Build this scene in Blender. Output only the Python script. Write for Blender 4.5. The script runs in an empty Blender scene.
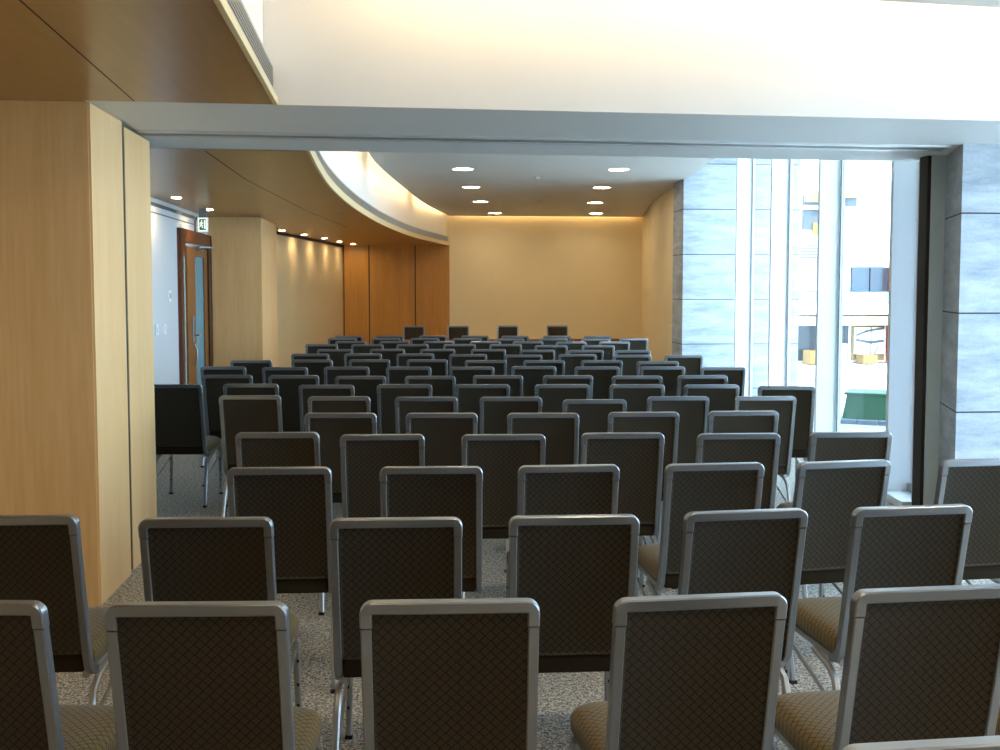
import bpy, bmesh, math
from mathutils import Vector, Matrix
S = bpy.context.scene
COL = S.collection
PI = math.pi
R = math.radians

# ------------------------------------------------------------------ materials
def lin(h):
    if isinstance(h, str):
        v = [int(h[i:i+2], 16)/255 for i in (0, 2, 4)]
        return tuple(((c+.055)/1.055)**2.4 if c > .04045 else c/12.92 for c in v)+(1,)
    return tuple(h)+(1,)

class NT:
    def __init__(s, name):
        s.m = bpy.data.materials.new(name); s.m.use_nodes = True
        s.n = s.m.node_tree.nodes; s.l = s.m.node_tree.links
        s.b = s.n['Principled BSDF']; s.out = s.n['Material Output']
    def node(s, t, **k):
        x = s.n.new(t)
        for a, v in k.items(): setattr(x, a, v)
        return x
    def link(s, a, b): s.l.new(a, b)
    def math(s, op, a, b=None, c=None):
        x = s.node('ShaderNodeMath', operation=op)
        for i, v in enumerate((a, b, c)):
            if v is None: continue
            if isinstance(v, (int, float)): x.inputs[i].default_value = v
            else: s.link(v, x.inputs[i])
        return x.outputs[0]
    def mix(s, f, a, b):
        x = s.node('ShaderNodeMix', data_type='RGBA')
        if isinstance(f, (int, float)): x.inputs[0].default_value = f
        else: s.link(f, x.inputs[0])
        for i, v in ((6, a), (7, b)):
            if isinstance(v, tuple): x.inputs[i].default_value = v
            else: s.link(v, x.inputs[i])
        return x.outputs[2]
    def coords(s, scale=(1, 1, 1), kind='Object'):
        tc = s.node('ShaderNodeTexCoord'); mp = s.node('ShaderNodeMapping')
        mp.inputs['Scale'].default_value = scale
        s.link(tc.outputs[kind], mp.inputs[0]); return mp.outputs[0]
    def noise(s, vec, scale, detail=3, rough=.5):
        x = s.node('ShaderNodeTexNoise'); x.inputs['Scale'].default_value = scale
        x.inputs['Detail'].default_value = detail; x.inputs['Roughness'].default_value = rough
        s.link(vec, x.inputs['Vector']); return x.outputs['Fac']
    def ramp(s, f, lo, hi):
        x = s.node('ShaderNodeMapRange'); x.inputs[1].default_value = lo; x.inputs[2].default_value = hi
        s.link(f, x.inputs[0]); return x.outputs[0]
    def bump(s, h, strength, dist):
        x = s.node('ShaderNodeBump'); x.inputs['Strength'].default_value = strength
        x.inputs['Distance'].default_value = dist; s.link(h, x.inputs['Height'])
        s.link(x.outputs[0], s.b.inputs['Normal'])

def plain(name, col, rough=.5, metal=0, var=.06, scale=6, spec=.5):
    t = NT(name); c = lin(col)
    f = t.noise(t.coords(), scale, 3)
    d = tuple(max(0, v*(1-var)) for v in c[:3])+(1,); e = tuple(v*(1+var) for v in c[:3])+(1,)
    t.link(t.mix(f, d, e), t.b.inputs['Base Color'])
    t.b.inputs['Roughness'].default_value = rough; t.b.inputs['Metallic'].default_value = metal
    t.b.inputs['Specular IOR Level'].default_value = spec
    return t.m

def emit(name, col, st):
    t = NT(name); t.b.inputs['Base Color'].default_value = lin(col)
    t.b.inputs['Emission Color'].default_value = lin(col); t.b.inputs['Emission Strength'].default_value = st
    return t.m

def wood(name, c1, c2, rough, grain, streak=1.0, coat=0, joints=None):
    t = NT(name)
    f1 = t.noise(t.coords(grain), 3.0, 6, .6)
    f2 = t.noise(t.coords(tuple(g*.22 for g in grain)), 2.0, 3)
    f = t.math('ADD', t.math('MULTIPLY', f1, .6), t.math('MULTIPLY', f2, .5*streak))
    col = t.mix(t.ramp(f, .35, .75), lin(c1), lin(c2))
    t.link(col, t.b.inputs['Base Color'])
    t.b.inputs['Roughness'].default_value = rough; t.b.inputs['Coat Weight'].default_value = coat
    t.b.inputs['Coat Roughness'].default_value = .2
    return t.m

def fabric(name, ax, base, dark, pitch=.0270):
    t = NT(name)
    tc = t.node('ShaderNodeTexCoord'); sp = t.node('ShaderNodeSeparateXYZ'); t.link(tc.outputs['Object'], sp.inputs[0])
    x = sp.outputs[0]; z = sp.outputs[ax]
    u = t.math('DIVIDE', t.math('ADD', x, z), pitch); v = t.math('DIVIDE', t.math('SUBTRACT', x, z), pitch)
    fu = t.math('FRACT', u); fv = t.math('FRACT', v)
    iu = t.math('FLOOR', u); iv = t.math('FLOOR', v)
    par = t.math('MODULO', t.math('ADD', t.math('ADD', iu, iv), 400), 2)
    # crossing lines, alternately heavier, so the lattice reads as a basket weave
    wu = t.math('MULTIPLY_ADD', par, .04, .12); wv = wu
    lu = t.math('LESS_THAN', fu, wu); lv = t.math('LESS_THAN', fv, wv)
    line = t.math('MAXIMUM', lu, lv)
    n = t.noise(t.coords(), 420, 2)
    body = t.mix(n, lin(base), tuple(v*1.7 for v in lin(base)[:3])+(1,))
    t.link(t.mix(line, body, lin(dark)), t.b.inputs['Base Color'])
    t.b.inputs['Roughness'].default_value = .75; t.b.inputs['Sheen Weight'].default_value = .15
    t.b.inputs['Specular IOR Level'].default_value = .25
    t.bump(t.math('SUBTRACT', 1, line), .4, .0012)
    return t.m

def stone(name, c1, c2, axis_z0=.85, h=.67):
    t = NT(name)
    tc = t.node('ShaderNodeTexCoord'); sp = t.node('ShaderNodeSeparateXYZ'); t.link(tc.outputs['Object'], sp.inputs[0])
    k = t.math('DIVIDE', t.math('ADD', sp.outputs[2], -axis_z0+h*10), h)
    j = t.math('LESS_THAN', t.math('FRACT', t.math('ADD', k, .008)), .016)
    mp = t.node('ShaderNodeMapping'); t.link(tc.outputs['Object'], mp.inputs[0])
    mp.inputs['Rotation'].default_value = (.3, .55, .2); mp.inputs['Scale'].default_value = (1, 1, 4)
    f = t.noise(mp.outputs[0], 2.2, 8, .65); g = t.noise(t.coords(), 90, 2)
    f = t.math('ADD', t.math('MULTIPLY', f, .85), t.math('MULTIPLY', g, .15))
    col = t.mix(t.ramp(f, .35, .65), lin(c1), lin(c2))
    t.link(t.mix(j, col, lin('24282c')), t.b.inputs['Base Color'])
    t.b.inputs['Roughness'].default_value = .55
    t.bump(t.math('SUBTRACT', 1, j), .6, .008)
    return t.m

def carpet(name):
    t = NT(name)
    c = t.coords()
    a = t.noise(c, 95, 2, .8); b = t.noise(c, 45, 2, .7); w = t.noise(c, 1.3, 2)
    f = t.math('ADD', t.math('MULTIPLY', a, .7), t.math('MULTIPLY', b, .3))
    col = t.mix(t.ramp(f, .44, .56), lin('5a5b5c'), lin('ded5c3'))
    col = t.mix(t.math('MULTIPLY', w, .25), col, lin('8b8880'))
    t.link(col, t.b.inputs['Base Color']); t.b.inputs['Roughness'].default_value = .95
    t.b.inputs['Specular IOR Level'].default_value = .1
    t.bump(f, .5, .004)
    return t.m

def glass(name, tint=(1, 1, 1), fac=.07):
    t = NT(name); t.n.remove(t.b)
    tr = t.node('ShaderNodeBsdfTransparent'); tr.inputs[0].default_value = tint+(1,)
    gl = t.node('ShaderNodeBsdfGlossy'); gl.inputs['Roughness'].default_value = .02
    mx = t.node('ShaderNodeMixShader'); fr = t.node('ShaderNodeLayerWeight'); fr.inputs[0].default_value = fac
    t.link(t.math('MULTIPLY', t.math('MINIMUM', fr.outputs['Fresnel'], .25), .35), mx.inputs[0]); t.link(tr.outputs[0], mx.inputs[1]); t.link(gl.outputs[0], mx.inputs[2])
    t.link(mx.outputs[0], t.out.inputs[0]); return t.m

M = dict(
    white=plain('white_paint', 'e9e6df', .6, var=.02),
    beam=plain('beam_paint', 'dcdcd8', .55, var=.02),
    ceil=plain('ceiling_paint', 'c9c6be', .6, var=.02),
    cream=plain('cream_wall_paint', 'efdcb0', .65, var=.03, scale=2),
    lwall=plain('pale_wall_covering', 'cfceca', .6, var=.05, scale=40),
    fabwall=plain('beige_wall_covering', 'd2bb8c', .7, var=.05, scale=40),
    maple=wood('maple_veneer', 'efc48a', 'e0ae6c', .38, (14, 14, .8)),
    maple_side=wood('pale_maple_edge', 'f6cc92', 'edba7a', .35, (14, 14, .8)),
    endwood=wood('honey_wood_panel', 'd0943c', 'b27a2c', .4, (12, 12, .6)),
    soffit=wood('wood_ceiling_veneer', 'ab7e40', '976b34', .30, (10, .7, 10), .7, 0),
    fascia=plain('maple_fascia', 'e2cb98', .4),
    redwood=wood('red_brown_wood', '6a3418', '50240f', .35, (16, 16, .8)),
    stile=wood('orange_brown_wood', '8f5a2c', '7a4820', .35, (16, 16, .8)),
    darkwood=wood('dark_brown_wood', '3a1d10', '2a140b', .4, (16, 16, .8)),
    alu=plain('satin_aluminium', '979b9f', .33, .85, .03, 30),
    alu2=plain('grey_leg_paint', 'b0b0ae', .36, .7, .03, 30),
    black=plain('black_rubber', '141414', .6),
    groove=plain('dark_groove', '2a2218', .7),
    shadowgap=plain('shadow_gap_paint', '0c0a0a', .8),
    back_fab_shaded=fabric('diamond_fabric_back_shaded', 2, '342b1b', '080603'),  # same cloth as the seat, with the shade on the back in its colour
    seat_fab_lit=fabric('diamond_fabric_seat_lit', 1, '5a4a26', '261d0d'),  # same cloth as the back, with the light from above in its colour
    edge_fab=plain('plain_brown_fabric', '2b2316', .9, var=.1, scale=60, spec=.08),
    stone=stone('grey_stone', '8e979d', 'bcc2c7'),
    carpet=carpet('speckled_carpet'),
    grille=plain('grille_metal', 'b9b6ac', .4, .3),
    grille_dark=plain('grille_void', '55504a', .8),
    fin=plain('white_mullion', 'eef2f2', .4, var=.01),
    frame=plain('grey_window_frame', '5c6468', .5, .2),
    post=plain('grey_green_post', 'd2dcda', .5, 0),
    track=plain('track_metal', 'cfd0cc', .35, .3),
    glass=glass('clear_glass'),
    teal=plain('teal_frosted_glass', '5f9aa6', .25),
    paleteal=plain('pale_teal_glass', '9cc0b8', .25),
    plate=plain('white_plastic', 'f2f2f0', .35),
    cove=emit('cove_tube', (1.0, .74, .40), 15),
    lamp_near=emit('near_lamp_disc', (1.0, .84, .62), 120),
    cove_near=emit('near_cove_tube', (1.0, .76, .45), 17),
    lamp=emit('lamp_disc', (1.0, .82, .60), 72),
    lamp_small=emit('small_lamp', (1.0, .78, .50), 230),
    trimring=plain('lamp_trim', 'dedbd2', .4),
    exitwhite=emit('exit_sign_face', (.9, 1, .85), 1.1),
    exitgreen=plain('exit_green', '1d5a33', .4),
    cloth=plain('dark_red_cloth', '6b1c18', .7),
    tabletop=plain('dark_table_top', '2b1d18', .4),
    paving=plain('white_paving', 'dcdcd8', .8, var=.05, scale=1.5),
    f_white=plain('facade_render', 'e8e6e0', .7, var=.03, scale=1),
    f_beige=plain('facade_beige', '86734e', .7, var=.05),
    f_grey=plain('facade_grey', '4c5256', .6),
    f_glass=plain('facade_glass', '3a444c', .15, .1),
    f_dark=plain('facade_shop_glass', '1b2228', .2),
    f_cyan=plain('cyan_band', '8ac6d6', .6),
    f_yellow=plain('pale_yellow_band', 'b5a47a', .7),
    f_orange=plain('orange_column', 'a8401f', .6),
    f_blue=plain('blue_panel', '1a2f8c', .5),
    f_gold=plain('gold_goods', '8a6c3c', .6),
    green=plain('green_metal', '2a5a3b', .6, var=.15, scale=4),
    kerb=plain('grey_blue_kerb', '66757f', .7),
)

# ------------------------------------------------------------------ helpers
def obj(name, bm, mats, parent=None, smooth=False):
    me = bpy.data.meshes.new(name); 
    bmesh.ops.recalc_face_normals(bm, faces=bm.faces[:])
    bm.to_mesh(me); bm.free()
    for m in (mats if isinstance(mats, (list, tuple)) else [mats]): me.materials.append(m)
    if smooth:
        for p in me.polygons: p.use_smooth = True
        try: me.set_sharp_from_angle(angle=R(40))
        except Exception: pass
    o = bpy.data.objects.new(name, me); COL.objects.link(o)
    if parent: o.parent = parent
    return o
def struct(name, bm, mats, **k):
    o = obj(name, bm, mats, **k); o['kind'] = 'structure'; return o
def thing(name, label, cat, loc=(0, 0, 0), rz=0, group=None):
    o = bpy.data.objects.new(name, None); COL.objects.link(o)
    o.empty_display_size = .1; o.location = loc; o.rotation_euler = (0, 0, rz)
    tag(o, label, cat, group); return o
def tag(o, label, cat, group=None):
    o['label'] = label; o['category'] = cat
    if group: o['group'] = group
    return o
def box(bm, x0, x1, y0, y1, z0, z1, mi=0, bev=0):
    vs = [bm.verts.new((x, y, z)) for z in (z0, z1) for x, y in ((x0, y0), (x1, y0), (x1, y1), (x0, y1))]
    fs = [bm.faces.new([vs[i] for i in q]) for q in ((0, 3, 2, 1), (4, 5, 6, 7), (0, 1, 5, 4), (1, 2, 6, 5), (2, 3, 7, 6), (3, 0, 4, 7))]
    for f in fs: f.material_index = mi
    if bev:
        es = set(e for f in fs for e in f.edges)
        bmesh.ops.bevel(bm, geom=list(es), offset=bev, segments=2, affect='EDGES', profile=.5)
def bx(*a, **k):
    bm = bmesh.new(); box(bm, *a, **k); return bm
def prism(bm, pts, z0, z1, mi=0):
    lo = [bm.verts.new((x, y, z0)) for x, y in pts]; hi = [bm.verts.new((x, y, z1)) for x, y in pts]
    n = len(pts); fs = [bm.faces.new(lo[::-1]), bm.faces.new(hi)]
    for i in range(n): fs.append(bm.faces.new((lo[i], lo[(i+1) % n], hi[(i+1) % n], hi[i])))
    for f in fs: f.material_index = mi
def strip(bm, pts, thick, z0, z1, side=1, mi=0):
    """vertical band of given thickness along a plan polyline"""
    off = offset(pts, thick*side)
    a = [(bm.verts.new((*p, z0)), bm.verts.new((*p, z1))) for p in pts]
    b = [(bm.verts.new((*p, z0)), bm.verts.new((*p, z1))) for p in off]
    for i in range(len(pts)-1):
        for q in ((a[i][0], a[i+1][0], a[i+1][1], a[i][1]), (b[i][0], b[i][1], b[i+1][1], b[i+1][0]),
                  (a[i][1], a[i+1][1], b[i+1][1], b[i][1]), (a[i][0], b[i][0], b[i+1][0], a[i+1][0])):
            bm.faces.new(q).material_index = mi
    for i in (0, -1): bm.faces.new((a[i][0], a[i][1], b[i][1], b[i][0])).material_index = mi
def offset(pts, d):
    out = []
    for i, p in enumerate(pts):
        a = Vector(pts[max(0, i-1)]); b = Vector(pts[min(len(pts)-1, i+1)]); t = (b-a).normalized()
        out.append((p[0]-t.y*d, p[1]+t.x*d))
    return out
def smooth_line(pts, n):
    """Catmull-Rom through plan points"""
    P = [Vector(p) for p in pts]; P = [P[0]*2-P[1]]+P+[P[-1]*2-P[-2]]; out = []
    for i in range(1, len(P)-2):
        for k in range(n):
            t = k/n; a, b, c, d = P[i-1:i+3]
            out.append(tuple(.5*((2*b)+(c-a)*t+(2*a-5*b+4*c-d)*t*t+(3*b-a-3*c+d)*t**3)))
    out.append(tuple(P[-2])); return out
def sweep(bm, pts, a, wa, wb, ch=.25, mi=0):
    """rectangular tube with softened edges along pts; a is the constant cross axis"""
    a = Vector(a).normalized(); pts = [Vector(p) for p in pts]; rings = []
    c = min(wa, wb)*ch
    sec = [(-wa/2+c, -wb/2), (wa/2-c, -wb/2), (wa/2, -wb/2+c), (wa/2, wb/2-c), (wa/2-c, wb/2), (-wa/2+c, wb/2), (-wa/2, wb/2-c), (-wa/2, -wb/2+c)]
    for i, p in enumerate(pts):
        d0 = (pts[i]-pts[i-1]).normalized() if i else (pts[1]-pts[0]).normalized()
        d1 = (pts[i+1]-pts[i]).normalized() if i < len(pts)-1 else d0
        t = (d0+d1).normalized(); b = t.cross(a).normalized(); k = 1/max(.5, t.dot(d0))
        rings.append([bm.verts.new(p+a*u+b*v*k) for u, v in sec])
    for r, s in zip(rings, rings[1:]):
        for i in range(8): bm.faces.new((r[i], r[(i+1) % 8], s[(i+1) % 8], s[i])).material_index = mi
    bm.faces.new(rings[0][::-1]); bm.faces.new(rings[-1])
def arc(c, r, a0, a1, n):
    return [(c[0]+r*math.cos(R(a0+(a1-a0)*i/n)), c[1]+r*math.sin(R(a0+(a1-a0)*i/n))) for i in range(n+1)]
def rrect(x0, x1, y0, y1, r, n=4):
    r4 = r if isinstance(r, tuple) else (r,)*4     # corners: x1y1, x0y1, x0y0, x1y0
    return (arc((x1-r4[0], y1-r4[0]), r4[0], 0, 90, n)+arc((x0+r4[1], y1-r4[1]), r4[1], 90, 180, n)
            + arc((x0+r4[2], y0+r4[2]), r4[2], 180, 270, n)+arc((x1-r4[3], y0+r4[3]), r4[3], 270, 360, n))
def loft(bm, rings, mi=0, caps=(True, True)):
    V = [[bm.verts.new(p) for p in r] for r in rings]; n = len(V[0])
    for a, b in zip(V, V[1:]):
        for i in range(n): bm.faces.new((a[i], a[(i+1) % n], b[(i+1) % n], b[i])).material_index = mi
    if caps[0]: bm.faces.new(V[0][::-1]).material_index = mi
    if caps[1]: bm.faces.new(V[-1]).material_index = mi
def disc(bm, cx, cy, z, r, n=24, mi=0, ry=None):
    bm.faces.new([bm.verts.new((cx+r*math.cos(2*PI*i/n), cy+(ry or r)*math.sin(2*PI*i/n), z)) for i in range(n)]).material_index = mi
def ring(bm, r0, r1, z0, z1, n=24, mi=0):
    P = [[(r*math.cos(2*PI*i/n), r*math.sin(2*PI*i/n), z) for i in range(n)] for r, z in ((r0, z1), (r0, z0), (r1, z0), (r1, z1))]
    V = [[bm.verts.new(p) for p in q] for q in P]
    for a in range(3):
        for i in range(n): bm.faces.new((V[a][i], V[a][(i+1) % n], V[a+1][(i+1) % n], V[a+1][i])).material_index = mi

# ------------------------------------------------------------------ the setting
H1 = 2.65      # wood ceiling and beam underside
H2 = 3.30      # hung plaster ceiling
H2N = 3.20                                 # hung ceiling of the near room
H3 = 3.80      # upper slab
BF = lambda x: 5.69+.040*x                 # near face of the beam
BB = lambda x: 7.56+.048*x                 # far face of the beam
YB = 23.75                                 # end wall
WX = lambda y: 3.85+.112*(y-8.05)          # inner edge of the window fins

struct('floor', bx(-4.2, 6.2, -4.2, 25, -.12, 0), M['carpet'])
struct('ceiling', bx(-4.2, 6.2, -4.2, 25, H3, H3+.15), M['white'])

# left: near room
struct('wall_near_left', bx(-3.2, -3.0, -4, 5.7, 0, H3), M['maple'])
struct('wall_behind', bx(-3.2, 6.0, -4.15, -4, 0, H3), M['darkwood'])  # unseen wall, its dark wood chosen to weaken bounce light on the chairs
bm = bmesh.new(); box(bm, -3.2, -1.63, 5.66, 6.28, 0, H3)
o = struct('wall_pier_near', bm, M['maple'])
bm = bmesh.new(); box(bm, -1.631, -1.618, 5.665, 6.28, .003, H1-.003)
struct('trim_1', bm, M['maple_side'])
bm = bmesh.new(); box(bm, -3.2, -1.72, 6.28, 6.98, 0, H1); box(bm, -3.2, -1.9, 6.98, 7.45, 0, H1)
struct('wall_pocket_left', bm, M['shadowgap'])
bm = bmesh.new(); box(bm, -1.715, -1.63, 6.375, 6.99, 0, H1-.02)
pk = obj('stacked_partition_panel', bm, M['maple_side'])
obj('gap_shade_strip', bx(-1.715, -1.634, 6.345, 6.375, .01, H1-.02), M['black'], pk); tag(pk, 'pale maple folding partition leaf parked behind the big wooden pier at left', 'partition panel')  # black strip added to stand in for the shade in the gap

# left: far room
struct('wall_left', bx(-2.87, -2.67, 7.40, 15.5, 0, H3), M['lwall'])
bm = bmesh.new(); box(bm, -2.67, -2.655, 7.46, 15.0, 2.565, 2.60); box(bm, -2.67, -2.66, 7.4, 15.0, 2.49, 2.50)
struct('trim_2', bm, M['frame'])
bm = bmesh.new(); box(bm, -2.72, -1.955, 14.62, 16.35, 0, H1)
struct('wall_pier_left', bm, M['maple'])
struct('trim_3', bx(-1.957, -1.948, 14.63, 16.35, .003, H1-.003), M['maple_side'])
bm = bmesh.new(); prism(bm, [(-2.42, 16.35), (-1.38, YB+.1), (-1.6, YB+.1), (-2.7, 16.35)], 0, H1)
struct('wall_left_far', bm, M['fabwall'])
bm = bmesh.new(); prism(bm, [(-2.40, 16.35), (-1.37, YB), (-1.45, YB), (-2.48, 16.35)], H1-.05, H1-.001)
struct('trim_4', bm, M['groove'])
bm = bmesh.new(); box(bm, -1.7, 1.0, YB, YB+.2, 0, H1+.04)
struct('wall_end_wood', bm, M['endwood'])
bm = bmesh.new()
for x in (-1.36, -.80, .23): box(bm, x-.012, x+.012, YB-.004, YB+.01, 0, H1)
struct('trim_5', bm, M['groove'])
bm = bmesh.new(); box(bm, 1.0, 5.7, YB, YB+.2, 0, H3); box(bm, -1.7, 1.0, YB, YB+.2, H1+.04, H3)
struct('wall_end', bm, M['cream'])

# right: far room
rw = [(5.42, YB+.05), (5.08, 21.6), (4.72, 20.0), (4.48, 18.2), (4.34, 16.9), (4.27, 16.2), (4.25, 15.7)]
bm = bmesh.new(); strip(bm, smooth_line(rw, 4), .25, 0, H3, 1)
struct('wall_right', bm, M['cream'])
bm = bmesh.new(); box(bm, 4.13, 5.92, 15.4, 16.0, 0, H3+1.2)
struct('wall_stone_far', bm, M['stone'])
dr = struct('door_2', bx(-.20, .20, -.012, .02, .02, 1.08), M['cream']); dr.location = (4.325, 16.62, 0); dr.rotation_euler = (0, 0, R(98))
obj('door_edge', bx(-.225, -.20, -.012, .022, .02, 1.08), M['groove'], dr)

# right: stone pier by the partition, post
bm = bmesh.new(); prism(bm, [(3.71, 6.76), (6.2, 6.76), (6.2, 7.36), (3.915, 7.36)], 0, H1+.1)
struct('wall_stone_near', bm, M['stone'])
bm = bmesh.new(); box(bm, 3.812, 3.915, 7.365, 7.50, 0, H1+.1); 
po = obj('partition_post', bm, M['post']); tag(po, 'grey-green metal end post of the folding partition beside the stone pier', 'post')
bm = bmesh.new(); box(bm, 3.785, 3.812, 7.38, 7.50, 0, H1+.1); struct('trim_6', bm, M['groove'])
bm = bmesh.new(); box(bm, 3.85, 3.93, 7.60, 7.64, 0, H1+.1); box(bm, 3.915, 3.93, 7.36, 7.60, 0, H1+.1); struct('trim_7', bm, plain('mauve_frame', 'd0c4cc', .5))

# beam across the room
bm = bmesh.new()
pts = [(-1.632, BF(-1.63)), (5.9, BF(5.9)), (5.9, BB(5.9)), (-3.2, BB(-3.2)), (-3.2, 6.27), (-1.632, 6.27)]
prism(bm, pts, H1, H3)
struct('wall_beam', bm, M['beam'])
tr = thing('partition_track', 'slim metal partition track running along the underside of the white beam', 'track', (0, 6.80, H1), math.atan(.045))
bm = bmesh.new(); box(bm, -1.62, 3.72, -.12, -.075, -.014, 0); box(bm, -1.62, 3.72, .075, .12, -.014, 0); obj('track_rail', bm, M['track'], tr)
bm = bmesh.new(); box(bm, -1.62, 3.72, -.075, .075, -.006, 0); obj('track_slot', bm, plain('track_slot_grey', '8d8d88', .5), tr)

# wood ceilings with a curved edge
near_edge = [(-.52, -4), (-.58, 1.0), (-.63, 3.6), (-.68, 5.655)]
far_edge = smooth_line([(-.68, 7.50), (-.71, 8.79), (-.715, 10.18), (-.66, 11.97), (-.53, 14.07), (-.27, 16.84), (.22, 20.31), (.98, YB-.02)], 6)
def seam(bm, a, b, w, z):
    a = Vector(a); b = Vector(b); n = Vector((-(b-a).y, (b-a).x)).normalized()*w/2
    vs = [bm.verts.new((*(p), z)) for p in (a-n, b-n, b+n, a+n)]; bm.faces.new(vs).material_index = 1
bm = bmesh.new(); prism(bm, [(-3.1, -4)]+near_edge+[(-1.632, BF(-1.63)-.005), (-1.632, 5.655), (-3.1, 5.655)], H1, H1+.035)
for a, b in (((-1.1, .5), (-1.2752, 3.70)), ((-1.2752, 3.70), (-1.382, 5.62)), ((-3, 2.2), (-.62, 2.2))): seam(bm, a, b, .008, H1-.001)
struct('ceiling_wood_near', bm, [M['soffit'], M['groove']])
bm = bmesh.new(); prism(bm, [(-2.7, 7.42)]+far_edge+[(-1.5, YB-.02), (-2.5, 16.3), (-2.7, 16.0)], H1, H1+.035)
for a, b in (((-1.39, 7.6), (-1.40, 9.5)), ((-1.40, 9.5), (-1.21, 13.45)), ((-1.21, 13.45), (-.9, 17)), ((-2.2, 14.17), (-1.42, 14.10)), ((-1.42, 14.1), (-.56, 13.6))): seam(bm, a, b, .012, H1-.001)
struct('ceiling_wood_far', bm, [M['soffit'], M['groove']])
for i, e in enumerate((near_edge, far_edge)):
    fa = H1+(.035, .075)[i]; ga = H1+.195
    bm = bmesh.new(); strip(bm, e, .022, H1-.004, fa, -1); struct('trim_%d' % (8+i), bm, M['fascia'])
    bm = bmesh.new(); strip(bm, offset(e, .05), .06, ga-.01, H3, 1); struct('wall_cove_%s' % ('near', 'far')[i], bm, M['white'])
    g = thing('linear_air_grille', ('long straight air grille above the near wooden ceiling edge', 'long curved air grille above the far wooden ceiling edge')[i], 'air grille', group='linear air grilles')
    bm = bmesh.new(); strip(bm, offset(e, .02), .02, fa, ga, 1); obj('grille_back', bm, M['grille_dark'], g)
    bm = bmesh.new(); strip(bm, e, .02, fa, fa+.012, 1); strip(bm, e, .02, ga-.012, ga+.003, 1); obj('grille_frame', bm, M['grille'], g)
    bm = bmesh.new()
    if not i:
        for z in (.062, .081, .100, .119, .138, .157, .173): strip(bm, e, .012, H1+z-.003, H1+z+.003, 1)
    if i:   # upright blades, closely spaced along the curve
        for a, b in zip(e, e[1:]):
            L = math.dist(a, b); n = max(1, int(L/.045))
            for k in range(n):
                t = k/n; x = a[0]+(b[0]-a[0])*t; y = a[1]+(b[1]-a[1])*t
                box(bm, x-.016, x+.0, y-.006, y+.006, fa+.011, ga-.011)
    obj('grille_blades', bm, M['grille'], g)

# hung plaster ceilings, open coves round their edges
ce = [(-.36, 7.75), (-.44, 10), (-.42, 12.73), (-.29, 14.52), (-.01, 17.03), (.39, 20.22), (.93, 23.27), (1.01, YB-.14)]
ces = smooth_line(ce, 5)
re = [(5.40, YB-.14), (4.72, 20.0), (4.34, 16.9), (4.16, 15.39), (4.02, 14.2), (3.85, 12.98), (3.62, 11.0), (3.5, 9.5), (3.45, 7.75)]
bm = bmesh.new(); prism(bm, ces+re, H2, H2+.12)
struct('ceiling_plaster_far', bm, M['ceil'])
ncl = [(-.22, -3.9), (-.28, 1), (-.33, 3.6), (-.36, 5.0)]
bm = bmesh.new(); prism(bm, ncl+[(-.3, 5.28), (2.12, 5.39), (3.45, 5.53), (4.85, 5.64), (4.85, -3.9)], H2N, H2N+.12)
struct('ceiling_plaster_near', bm, M['ceil'])

def cove(label, pts, z=H2+.14, w=.05, h=.05, side=-1, m='cove'):
    t = thing('cove_light', label, 'cove light', group='warm cove lights')
    bm = bmesh.new(); strip(bm, pts, w, z, z+h, side); obj('light_tube', bm, M[m], t)
    bm = bmesh.new(); strip(bm, offset(pts, side*(w+.004)), .012, z-.02, z+h+.05, side); obj('reflector', bm, M['white'], t)
    return t
ci = [p for p in ces]
def part_line(pts, a, b):
    return [p for p in pts if a <= p[1] <= b]
cove('warm cove tube above the curved plaster edge, length nearest the beam', part_line(ci, 7.9, 14.5))
cove('warm cove tube above the curved plaster edge, middle length', part_line(ci, 14.7, 19.9))
cove('warm cove tube above the curved plaster edge, length nearest the end wall', part_line(ci, 20.1, 23.4))
cove('warm cove tube washing the top of the cream end wall', [(1.15, YB-.16), (5.25, YB-.16)], side=-1, m='cove_near')
cove('warm cove tube over the near plaster ceiling above the wooden edge', ncl, z=H2N+.14, side=-1, m='cove_near')
cove('warm cove tube lighting the top of the white beam face', [(-.25, 5.30), (2.12, 5.41), (3.45, 5.55), (4.8, 5.66)], z=H2N+.14, side=-1, m='cove_near')

# ------------------------------------------------------------------ windows along the right
def fin(x, y, n, n1):
    bm = bmesh.new(); box(bm, 0, .20, 0, .045, 0, H3)
    f = struct('window_%d' % n, bm, M['fin']); f.location = (x, y, 0)
    obj('glazing_bar', bx(.20, .245, -.02, .07, 0, H3), M['fin'], f)
    obj('gasket', bx(.20, .212, -.026, -.018, 0, H3), M['frame'], f)
    return f
fy = [8.05, 10.1, 12.1, 14.1]
for i, y in enumerate(fy): fin(WX(y), y, i+1, 0)
ends = [7.70]+fy+[15.38]
for i in range(5):
    a, b = ends[i]+.05, ends[i+1]-.02
    bm = bmesh.new(); xa, xb = WX(a)+.225, WX(b)+.225
    prism(bm, [(xa, a), (xb, b), (xb+.012, b), (xa+.012, a)], .10, H3)
    p = struct('window_%d' % (5+i), bm, M['glass'])
bm = bmesh.new(); prism(bm, [(WX(7.6)-.03, 7.62), (WX(15.4)-.03, 15.4), (WX(15.4)+.28, 15.4), (WX(7.6)+.28, 7.62)], 0, .06)
struct('trim_10', bm, M['fin'])
bm = bmesh.new(); prism(bm, [(WX(7.6)+.17, 7.62), (WX(15.4)+.17, 15.4), (WX(15.4)+.27, 15.4), (WX(7.6)+.27, 7.62)], .06, .12)
struct('trim_11', bm, M['alu'])
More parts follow.
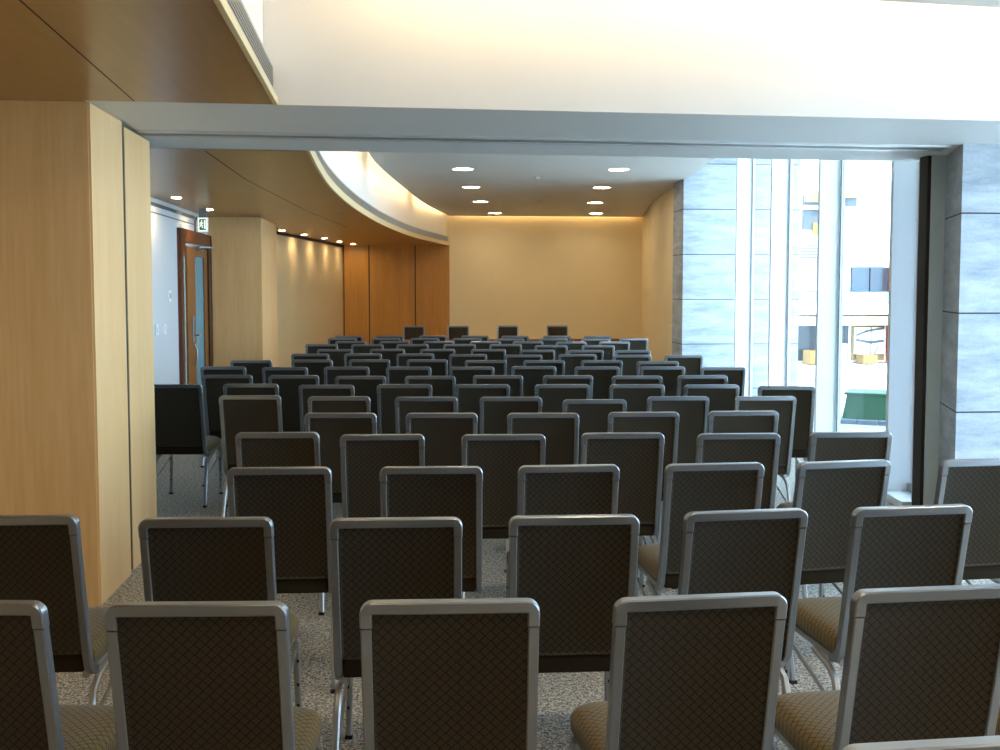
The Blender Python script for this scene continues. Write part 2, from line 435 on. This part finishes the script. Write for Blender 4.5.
# near room glazing, right of the frame
struct('trim_12', bx(4.85, 5.1, 1.2, 6.76, 0, .12), M['fin'])
struct('wall_near_right', bx(4.86, 5.1, -4, 1.2, 0, H3), M['darkwood'])  # unseen dark wall put in to cut window light on the chair backs
for i, y in enumerate((1.2, 3.0, 4.8, 6.6)):
    f = struct('window_%d' % (10+i), bx(4.88, 5.08, y, y+.05, .12, H3), M['fin'])
bm = bmesh.new(); box(bm, 5.085, 5.095, 1.2, 6.7, .12, H3); struct('window_16', bm, M['glass'])

# ------------------------------------------------------------------ door on the left wall
d = bpy.data.objects.new('door_1', None); COL.objects.link(d); d.location = (-2.67, 12.70, 0); d['kind'] = 'structure'
bm = bmesh.new(); box(bm, -.02, .045, 0, .14, 0, 2.40); box(bm, -.02, .045, .14, 2.6, 2.24, 2.40)
fr = obj('door_frame', bm, M['redwood'], d)
obj('door_reveal', bx(-.02, .05, 1.72, 1.92, 0, 2.24), M['darkwood'], d)
bm = bmesh.new(); box(bm, -.02, .02, .14, .26, 0, 2.24); box(bm, -.02, .02, .26, .40, 2.08, 2.24); box(bm, -.02, .02, .26, .40, 0, .25)
l1 = obj('side_leaf', bm, M['redwood'], d); obj('glass_panel', bx(-.01, .008, .26, .40, .25, 2.08), M['paleteal'], l1)
bm = bmesh.new(); box(bm, -.02, .03, .40, .90, 0, 2.20); box(bm, -.02, .03, .90, 1.50, 2.09, 2.20); box(bm, -.02, .03, .90, 1.50, 0, .30); box(bm, -.02, .03, 1.50, 1.72, 0, 2.20)
l2 = obj('door_leaf', bm, M['stile'], d); obj('glass_panel', bx(-.01, .012, .90, 1.50, .30, 2.09), M['teal'], l2)
bm = bmesh.new(); box(bm, .03, .045, .66, .80, 1.02, 1.34, bev=.006); sweep(bm, [(.045, .73, 1.10), (.09, .73, 1.10), (.09, .90, 1.10)], (0, 0, 1), .025, .02); sweep(bm, [(.045, .73, .98), (.07, .73, .90), (.07, .73, .80), (.045, .73, .72)], (0, 1, 0), .03, .018)
obj('door_handle', bm, M['alu'], l2)
bm = bmesh.new(); box(bm, .03, .09, .96, 1.22, 2.16, 2.22); sweep(bm, [(.07, 1.16, 2.20), (.22, 1.02, 2.205), (.10, .82, 2.20)], (0, 0, 1), .02, .02)
obj('door_closer', bm, M['alu'], l2)
obj('door_frame', bx(-.02, .055, 1.92, 2.05, 0, 2.40), M['redwood'], d)

# exit sign: projects from the wall above the door
e = thing('exit_sign', 'small lit green running-man exit sign hung above the wooden door', 'sign', (-2.425, 13.0, 2.455), 0)
obj('sign_case', bx(-.062, .062, 0, .035, -.09, .085, bev=.004), M['plate'], e)
obj('sign_face', bx(-.054, .054, -.004, 0, -.082, .077), M['exitwhite'], e)
bm = bmesh.new()
box(bm, -.040, .040, -.007, -.004, -.068, .064)
pn = obj('sign_panel', bm, M['exitgreen'], e)
bm = bmesh.new()   # running figure and doorway
box(bm, .016, .032, -.010, -.007, -.052, .05)
disc_c = [(-.012+.009*math.cos(k*PI/5), .040+.009*math.sin(k*PI/5)) for k in range(10)]
def xz(bm, pts, y0, y1):
    a = [bm.verts.new((x, y0, z)) for x, z in pts]; b = [bm.verts.new((x, y1, z)) for x, z in pts]; n = len(pts)
    bm.faces.new(a); bm.faces.new(b[::-1])
    for i in range(n): bm.faces.new((a[i], a[(i+1) % n], b[(i+1) % n], b[i]))
xz(bm, disc_c, -.010, -.007)
xz(bm, [(-.022, .026), (-.006, .030), (0, .016), (.008, .010), (.006, .004), (-.004, .010), (-.008, -.004), (.002, -.020), (-.002, -.046), (-.010, -.046), (-.008, -.022), (-.018, -.010), (-.024, -.030), (-.036, -.032), (-.036, -.024), (-.028, -.022), (-.020, .006), (-.030, .0), (-.034, .006)], -.010, -.007)
obj('running_figure', bm, M['exitwhite'], pn)
obj('hanging_rod', bx(-.05, .05, .012, .022, .085, .195), M['alu'], e)
ho = obj('sign_bracket', bx(-.105, -.08, .01, .03, -.09, .09), plain('mauve_bracket', 'a79a94', .5), e)

for (y, z, w, h, lb) in ((12.23, 1.60, .11, .13, 'pale thermostat plate on the white wall beside the wooden door'),
                          (11.58, 1.24, .12, .12, 'white light switch on the left wall, nearer the wooden pier'),
                          (11.95, 1.235, .11, .11, 'white light switch on the left wall, nearer the door')):
    t = thing('thermostat' if z > 1.5 else 'light_switch', lb, 'thermostat' if z > 1.5 else 'light switch', (-2.67, y, z))
    obj('wall_plate', bx(0, .014, -w/2, w/2, -h/2, h/2, bev=.003), M['plate'], t)
    obj('rocker', bx(.013, .022, -w/5, w/5, -h/4, h/4), plain('grey_plastic', 'b4b4b2', .4) if z > 1.5 else M['plate'], t)

# ------------------------------------------------------------------ lamps
def downlight(name, x, y, z, r, label, m, group):
    t = thing(name, label, 'downlight', (x, y, z), group=group)
    bm = bmesh.new(); ring(bm, r, r*1.16, -.008, .0); obj('trim_ring', bm, M['trimring'], t)
    bm = bmesh.new(); disc(bm, 0, 0, -.003, r*1.02); obj('lamp_disc', bm, m, t)
rowsn = ['nearest the beam', 'second from the beam', 'third from the beam', 'nearest the end wall']
for (s, L) in (('left', [(.79, 14.31), (1.06, 16.85), (1.41, 19.66), (1.93, 22.6)]), ('right', [(2.90, 14.18), (3.15, 16.74), (3.58, 19.69), (4.11, 22.5)])):
    for k, (x, y) in enumerate(L):
        downlight('ceiling_downlight', x, y, H2, .135, 'large round ceiling downlight in the %s row, %s' % (s, rowsn[k]), M['lamp'], 'round ceiling downlights')
for k, (x, y) in enumerate([(-2.41, 11.48), (-2.38, 13.16), (-2.04, 17.88), (-1.80, 19.2), (-1.55, 20.6), (-1.34, 22.0), (-1.12, 23.2)]):
    lb = ['small downlight in the wooden ceiling left of the exit sign', 'small downlight in the wooden ceiling just right of the exit sign'] + ['small downlight along the beige left wall, %s past the wooden pier' % q for q in ('first', 'second', 'third', 'fourth', 'fifth')]
    downlight('small_downlight', x, y, H1-.002, .05, lb[k], M['lamp_small'], 'small downlights in the wooden ceiling')
for x, y in ((.9, .6), (3.2, .6), (.9, 3.2), (3.2, 3.2), (.9, -2), (3.2, -2)):
    downlight('near_ceiling_downlight', x, y, H2N, .135, 'round ceiling downlight over the nearest rows, above the picture', M['lamp_near'], 'near ceiling downlights')
for x, y, n in ((1.92, 15.32, 'nearer the beam'), (2.48, 19.47, 'nearer the end wall')):
    bm = bmesh.new(); loft(bm, [[(r*math.cos(2*PI*i/16), r*math.sin(2*PI*i/16), z) for i in range(16)] for r, z in ((.05, 0), (.05, -.01), (.035, -.022), (.012, -.026))])
    o = obj('smoke_detector', bm, M['ceil']); o.location = (x, y, H2); tag(o, 'small white smoke detector between the downlight rows, '+n, 'smoke detector')

# ------------------------------------------------------------------ conference chair
W = .423; HC = .955
def by(z): return -.285+(HC-z)*.20         # line of the back, leaning
def make_chair():
    t = thing('conference_chair', '', 'chair', (0, 0, 0), 0, 'rows of conference chairs')
    xo = W/2-.0135
    # back frame: cap and two posts
    r = .028
    r = .016
    up = [(-xo, HC-.0635)]+[(x, z) for x, z in arc((-xo+r, HC-.015-r), r, 180, 90, 5)]+[(x, z) for x, z in arc((xo-r, HC-.015-r), r, 90, 0, 5)]+[(xo, HC-.0635)]
    bm = bmesh.new(); sweep(bm, [(x, by(z), z) for x, z in up], (0, 1, .0), .034, .029, .12)
    obj('top_rail', bm, M['alu'], t, smooth=True)
    for s in (-1, 1):
        bm = bmesh.new()
        path = [(s*xo, by(HC-.064), HC-.064), (s*xo, by(.7), .7), (s*xo, by(.47), .47), (s*xo, by(.47)+.012, .425), (s*xo, by(.47)+.035, .398), (s*xo, by(.47)+.075, .385)]
        sweep(bm, path, (1, 0, 0), .026, .032, .12); obj('side_post', bm, M['alu'], t, smooth=True)
    # backrest pad
    bm = bmesh.new(); rings = []
    for n, d in ((-.004, .008), (-.010, .002), (-.010, .0), (.0, -.002), (.022, 0), (.034, .010), (.038, .03)):
        rings.append([(x, by(z)+n, z) for x, z in rrect(-xo+.012+d, xo-.012-d, .463+d, HC-.030-d, .016)])
    loft(bm, rings); obj('backrest', bm, M['back_fab_shaded'], t, smooth=True)
    # plain lower edge below the pad
    bm = bmesh.new(); loft(bm, [[(x, by(.46)+.002+n, z) for x, z in rrect(-xo+.015+d, xo-.015-d, .398+d, .458, .008)] for n, d in ((0, .006), (.004, 0), (.05, 0))])
    obj('back_valance', bm, M['edge_fab'], t, smooth=True)
    # seat
    bm = bmesh.new(); rings = []
    def so(d): return rrect(-.212+d, .212-d, -.165+d*.5, .315-d, (.075, .075, .02, .02), 6)
    for z, d in ((.400, .03), (.402, .012), (.415, .002), (.435, 0), (.455, .002), (.472, .014), (.482, .035), (.487, .07), (.489, .12)):
        rings.append([(x, y, z-.05*max(0, y-.22)) for x, y in so(d)])
    loft(bm, rings); obj('seat', bm, M['seat_fab_lit'], t, smooth=True)
    # seat frame: side rails and cross tubes
    bm = bmesh.new()
    for s in (-1, 1): sweep(bm, [(s*.185, -.17, .386), (s*.185, .24, .386)], (1, 0, 0), .022, .026)
    sweep(bm, [(-.185, .2, .386), (.185, .2, .386)], (0, 1, 0), .022, .022); sweep(bm, [(-.185, -.06, .388), (.185, -.06, .388)], (0, 1, 0), .022, .022)
    obj('seat_frame', bm, M['alu2'], t)
    for s in (-1, 1):
        # rear leg: leaves the rail under the seat and bends down and back
        bm = bmesh.new(); sweep(bm, [(s*.200, .02, .372), (s*.202, -.10, .352), (s*.203, -.150, .325), (s*.205, -.175, .27), (s*.214, -.268, .012)], (1, 0, 0), .024, .022)
        l = obj('leg', bm, M['alu2'], t, smooth=True)
        obj('foot_cap', bx(s*.214-.014, s*.214+.014, -.284, -.256, 0, .014), M['black'], l)
        bm = bmesh.new(); sweep(bm, [(s*.198, .235, .386), (s*.198, .262, .36), (s*.205, .262, .012)], (1, 0, 0), .024, .022)
        for z in (.12, .20, .29): box(bm, s*.205-.004, s*.205+.004, .249, .251, z-.006, z+.006, 1)
        l = obj('leg', bm, [M['alu2'], M['black']], t, smooth=True)
        obj('foot_cap', bx(s*.205-.014, s*.205+.014, .248, .276, 0, .014), M['black'], l)
        bm = bmesh.new(); sweep(bm, [(s*.196, .255, .33), (s*.196, -.175, .20)], (1, 0, 0), .010, .016)
        obj('side_brace', bm, M['alu2'], t)
    return t
def dup(root):
    r = root.copy(); COL.objects.link(r)
    for ch in list(root.children):
        c = ch.copy(); COL.objects.link(c); c.parent = r
        for g in list(ch.children):
            k = g.copy(); COL.objects.link(k); k.parent = c
    return r
proto = make_chair(); used = False
def place(x, y, yaw, label, group='rows of conference chairs'):
    global used
    c = proto if not used else dup(proto); used = True
    c.location = (x, y, 0); c.rotation_euler = (0, 0, R(yaw)); c['label'] = label; c['group'] = group
    return c
SEATS = [
    ('A', [(-1.026, 2.815, -6.5), (-0.472, 2.752, -3.7), (0.115, 2.719, -2.7), (0.691, 2.702, 2.3), (1.284, 2.717, 2.4), (1.881, 2.745, 2.4)]),
    ('A0', [(0.893, 1.873, 2.0)]),
    ('B', [(-1.259, 3.768, -2.8), (-0.626, 3.681, -2.8), (-0.023, 3.623, -1.9), (0.551, 3.609, -1.8), (1.103, 3.633, 3.9), (1.689, 3.65, 3.3), (2.289, 3.68, 3.4)]),
    ('C', [(-0.51, 4.624, -1.7), (0.12, 4.586, -3.2), (0.676, 4.572, -0.1), (1.286, 4.56, 1.5), (1.831, 4.566, 6.0), (2.477, 4.563, 3.2)]),
    ('D', [(-0.641, 5.689, -2.4), (-0.106, 5.567, -2.4), (0.503, 5.512, -2.5), (1.112, 5.512, -2.4), (1.693, 5.441, -2.3), (2.284, 5.444, -2.2)]),
    ('E', [(-0.36, 6.501, -4.5), (0.233, 6.447, -4.5), (0.83, 6.393, -4.5), (1.423, 6.39, -2.5), (2.03, 6.387, -2.5)]),
    ('F', [(-1.042, 7.584, -4.5), (-0.429, 7.461, -4.5), (0.16, 7.375, -4.5), (0.732, 7.323, -4.5), (1.259, 7.114, -2.5), (1.86, 7.254, -2.5), (2.451, 7.201, -2.5)]),
    ('G', [(-1.74, 8.48, -4.5), (-1.164, 8.47, -4.5), (-0.578, 8.333, -4.5), (0.014, 8.322, -4.5), (0.607, 8.268, -4.5), (1.208, 8.213, -2.5), (1.777, 8.162, -2.5), (2.338, 8.086, -2.5), (2.897, 7.912, -9)]),
    ('H', [(-1.482, 9.326, -4.5), (-0.918, 9.244, -4.5), (-0.353, 9.122, -4.5), (0.228, 9.069, -4.5), (0.8, 9.089, -4.5), (1.38, 9.036, -2.5), (1.95, 8.934, -2.5), (2.512, 8.934, -2.5)]),
    ('I', [(-1.682, 10.306, -4.5), (-1.095, 10.165, -4.5), (-0.527, 10.177, -4.5), (0.051, 10.124, -4.5), (0.64, 10.071, -4.5), (1.217, 10.082, -2.5), (1.804, 9.991, -2.5), (2.416, 9.936, -2.5), (2.957, 9.799, -2.5)]),
    ('J', [(-1.545, 11.163, -4.5), (-0.935, 11.183, -4.5), (-0.348, 11.161, -4.5), (0.246, 11.107, -4.5), (0.838, 10.948, -4.5), (1.423, 10.895, -2.5), (2.009, 10.842, -2.5), (2.545, 10.645, -2.5)]),
    ('K', [(-1.042, 12.19, -4.5), (-0.454, 12.173, -4.5), (0.132, 12.084, -4.5), (0.716, 11.941, -4.5), (1.309, 11.798, -2.5), (1.922, 11.832, -2.5), (2.503, 11.655, -2.5), (3.056, 11.553, -2.5)]),
    ('L', [(-0.828, 13.046, -4.5), (-0.196, 13.031, -4.5), (0.41, 12.976, -4.5), (1.018, 12.879, -4.5), (1.579, 12.684, -2.5), (2.144, 12.572, -2.5), (2.7, 12.522, -2.5)]),
    ('M', [(-1.073, 14.207, -4.5), (-0.476, 14.153, -4.5), (0.115, 14.099, -4.5), (0.73, 14.044, -4.5), (1.324, 13.99, -2.5), (1.885, 13.696, -2.5), (2.491, 13.641, -2.5)]),
    ('N', [(-0.734, 14.962, -4.5), (-0.125, 14.907, -4.5), (0.484, 14.852, -4.5), (1.115, 14.795, -2.5), (1.697, 14.66, -2.5), (2.283, 14.552, -2.5), (2.876, 14.499, -2.5)]),
    ('O', [(-0.9, 15.858, -4.5), (-0.258, 15.8, -4.5), (0.31, 15.748, -4.5), (0.926, 15.693, -4.5), (1.529, 15.484, -2.5), (2.173, 15.487, -2.5), (2.774, 15.372, -2.5), (3.339, 15.382, -2.5)]),
    ('P', [(-0.844, 16.603, -4.5), (-0.219, 16.615, -4.5), (0.449, 16.555, -4.5), (1.088, 16.497, -2.5), (1.699, 16.373, -2.5), (2.341, 16.315, -2.5), (2.963, 16.259, -2.5)]),
]

ordn = ['first', 'second', 'third', 'fourth', 'fifth', 'sixth', 'seventh', 'eighth', 'ninth']
rown = dict(A='first full row from the camera', B='second row from the camera', C='third row from the camera', D='fourth row from the camera', E='fifth row from the camera',
            F='sixth row from the camera', G='seventh row from the camera', H='eighth row from the camera', I='ninth row from the camera', J='tenth row from the camera',
            K='eleventh row from the camera', L='twelfth row from the camera', M='thirteenth row from the camera', N='fourteenth row from the camera',
            O='fifteenth row from the camera', P='last row before the head table')
special = {('A', 0): 'grey-framed chair cut off by the left picture edge, lower of two',
           ('A', 5): 'brown chair cut off at the right picture edge, its seat corner showing',
           ('B', 0): 'brown padded chair against the big wooden pier, cut off at left',
           ('C', 5): 'brown chair in front of the blue-lit stone pier, at the right picture edge',
           ('G', 0): 'chair half hidden behind the wooden pier, legs showing, apart from its row',
           ('G', 8): 'chair at the far right of the seventh row, closest to the window fins',
           ('D', 5): 'brown padded chair in front of the tall white window fin, fourth row',
           ('O', 7): 'dark-backed chair at the right end of the fifteenth row'}
for k, L in SEATS:
    for i, (x, y, yaw) in enumerate(L):
        if k == 'A0': lb = 'nearest brown chair, only its top rail showing at the bottom right corner'
        else: lb = special.get((k, i)) or 'grey-framed brown chair, %s from left in the %s' % (ordn[i], rown[k])
        place(x, y, yaw, lb)
for i, (px, x) in enumerate(((414, .17), (458, 1.03), (508, 2.0), (558, 2.98))):
    place(x, 20.2, 180, 'dark-backed chair facing the audience behind the head table, %s from left' % ordn[i], 'chairs behind the head table')

# head table
t = thing('head_table', 'long head table under a dark red cloth in front of the end wall', 'table', (1.95, 18.9, 0))
obj('table_top', bx(-2.0, 2.0, -.35, .35, .72, .75, bev=.004), M['cloth'], t)
bm = bmesh.new()
pts = []
for i in range(161):
    x = -1.98+3.96*i/160; pts.append((x, -.345+.012*math.sin(i*1.1)))
strip(bm, pts, .006, .03, .72); obj('table_skirt', bm, M['cloth'], t)
for x in (-1.8, 1.8):
    for y in (-.25, .25):
        obj('leg', bx(x-.02, x+.02, y-.02, y+.02, 0, .72), M['alu2'], t)

# ------------------------------------------------------------------ outside
struct('floor_street', bx(6.3, 60, -30, 70, -.12, -.02), M['paving'])
bm = bmesh.new(); prism(bm, [(WX(7.6)+.28, 7.6), (WX(15.4)+.28, 15.39), (6.3, 15.39), (6.3, 7.6)], -.12, -.01); box(bm, 5.12, 6.3, -4, 6.7, -.12, -.01)
struct('floor_terrace', bm, M['paving'])
Y = 23.0
b = thing('street_building', 'sunlit pale shop building across the street, seen between the window fins', 'building', (7.2, Y, 0))
def fb(name, x0, x1, z0, z1, m, dy=0, th=.12, parent=b, d2=None):
    return obj(name, bx(x0-7.2, x1-7.2, -dy-th, -dy, z0, z1), m, parent)
obj('wall', bx(-.6, 14, 0, 6, 0, 12), M['f_white'], b)
fb('upper_window', 8.88, 9.32, 3.0, 3.75, M['f_grey']); fb('window_blind', 8.88, 9.32, 3.6, 3.85, M['f_beige'], .12, .05)
fb('upper_window', 9.72, 10.1, 3.52, 3.70, M['f_grey']); fb('window_blind', 9.72, 10.1, 3.70, 3.85, M['f_beige'], .12, .05)
fb('window_ledge', 8.85, 9.34, 3.44, 3.52, M['f_white'], .12, .1); fb('window_blind', 9.08, 9.32, 2.86, 3.15, M['f_gold'], .12, .03)
bm = bmesh.new()
for k in range(5): box(bm, 1.66, 2.12, -.03, 0, 2.36+k*.07, 2.385+k*.07)
obj('louvre', bm, M['f_grey'], b)
fb('middle_window', 10.02, 10.42, 1.62, 2.15, M['f_glass']); fb('middle_window', 10.45, 10.86, 1.62, 2.15, M['f_glass']); fb('middle_window', 9.72, 9.98, 1.62, 2.15, plain('pale_blind', 'd5dde0', .6))
fb('middle_window', 8.88, 9.35, 1.62, 2.15, plain('pale_blind_far', 'd5dde0', .6))
fb('yellow_band', 8.8, 10.95, 2.18, 2.30, M['f_yellow'], 0, .06)
fb('cyan_band', 8.6, 10.95, 1.38, 1.60, M['f_cyan'], 0, .35); fb('awning', 8.6, 10.95, 1.10, 1.36, M['f_white'], 0, .5)
fb('awning_edge', 8.6, 10.95, .86, 1.06, M['f_yellow'], 0, .4)
fb('shop_window', 8.8, 9.36, .05, .84, M['f_dark'], 0, .04); fb('shop_window', 9.68, 10.0, .05, .84, M['f_dark'], 0, .04); fb('shop_window', 10.08, 10.85, .05, .84, M['f_beige'], 0, .04)
fb('column', 10.9, 11.06, 0, 2.15, M['f_orange'], 0, .5); fb('column_panel', 10.9, 11.06, 1.1, 1.65, M['f_blue'], .5, .02)
fb('shop_post', 9.74, 9.82, 0, .45, M['f_white'], .1, .3)
s = obj('shop_banner', bx(2.92, 3.62, -.10, -.05, .20, .80), M['f_white'], b)
bm = bmesh.new()
sweep(bm, [(2.95, -.11, .62), (3.2, -.11, .72), (3.6, -.11, .78)], (0, 1, 0), .02, .05); sweep(bm, [(2.95, -.11, .52), (3.3, -.11, .46), (3.6, -.11, .50)], (0, 1, 0), .02, .06)
sweep(bm, [(3.30, -.11, .80), (3.30, -.11, .05)], (0, 1, 0), .02, .02); sweep(bm, [(3.34, -.11, .30), (3.40, -.11, .22), (3.48, -.11, .38)], (0, 1, 0), .02, .02)
obj('banner_pattern', bm, M['f_grey'], s)
g1 = obj('goods_crate', bx(2.96, 3.28, -.5, -.1, 0, .20), M['f_gold'], None); g1.location = (7.2, Y, 0); tag(g1, 'yellow crate of goods at the shopfront under the banner', 'crate')
g2 = obj('goods_crate', bx(1.72, 1.98, -.5, -.1, 0, .30), M['f_gold'], None); g2.location = (7.2, Y, 0); tag(g2, 'yellow crate of goods by the dark shop window at left', 'crate')
# green box and kerb in the street
gx = thing('green_street_bin', 'low green metal container on the pavement outside the glass', 'container', (5.98, 12.9, -.02), R(-30))
bm = bmesh.new(); a = [(-.36, -.3), (.9, -.3), (.9, .3), (-.36, .3)]; c = [(-.31, -.27), (.9, -.27), (.9, .27), (-.31, .27)]
loft(bm, [[(x, y, .03) for x, y in a], [(x, y, .36) for x, y in c]]); obj('container_body', bm, M['green'], gx)
obj('container_lid', bx(-.34, .92, -.30, .30, .36, .39, bev=.006), M['green'], gx)
bm = bmesh.new()
for i in range(8): box(bm, -.4+i*.25+.005, -.4+(i+1)*.25-.005, -.55, -.40, 0, .07)
k = obj('street_kerb', bm, M['kerb']); k.location = (5.98, 12.9, -.02); k.rotation_euler = (0, 0, R(-30)); tag(k, 'grey-blue kerb of short stones in front of the green container', 'kerb')

# ------------------------------------------------------------------ light
w = bpy.data.worlds.new('World'); S.world = w; w.use_nodes = True
bg = w.node_tree.nodes['Background']; bg.inputs[0].default_value = (.47, .72, 1.0, 1); bg.inputs[1].default_value = 11.0
su = bpy.data.lights.new('sun', 'SUN'); su.energy = 5; su.angle = R(.6); su.color = (1, .96, .88)
so_ = bpy.data.objects.new('sun', su); COL.objects.link(so_)
so_.rotation_euler = Vector((.30, .62, -1.1)).to_track_quat('-Z', 'Y').to_euler()
def portal(x, y, z, sx, sz, rz):
    l = bpy.data.lights.new('window_portal', 'AREA'); l.shape = 'RECTANGLE'; l.size = sx; l.size_y = sz; l.cycles.is_portal = True
    o = bpy.data.objects.new('window_portal', l); COL.objects.link(o); o.location = (x, y, z); o.rotation_euler = (R(90), 0, rz)
portal(WX(11.5)+.30, 11.5, 1.95, 7.6, 3.7, R(90)-math.atan(.112)); portal(5.12, 3.95, 1.95, 5.4, 3.6, R(90))

# ------------------------------------------------------------------ camera
cam = bpy.data.cameras.new('Camera'); co = bpy.data.objects.new('Camera', cam); COL.objects.link(co)
cam.sensor_width = 36; cam.lens = 36*1050/1000; cam.clip_start = .05; cam.clip_end = 200
cam.shift_y = -(375-352)/1000
co.location = (0, 0, 1.69); co.rotation_euler = (R(90-3.488), 0, R(-5.16))
S.camera = co
S.view_settings.view_transform = 'Standard'; S.view_settings.look = 'None'
S.view_settings.exposure = 0.0; S.view_settings.gamma = 1; S.view_settings.use_curve_mapping = False
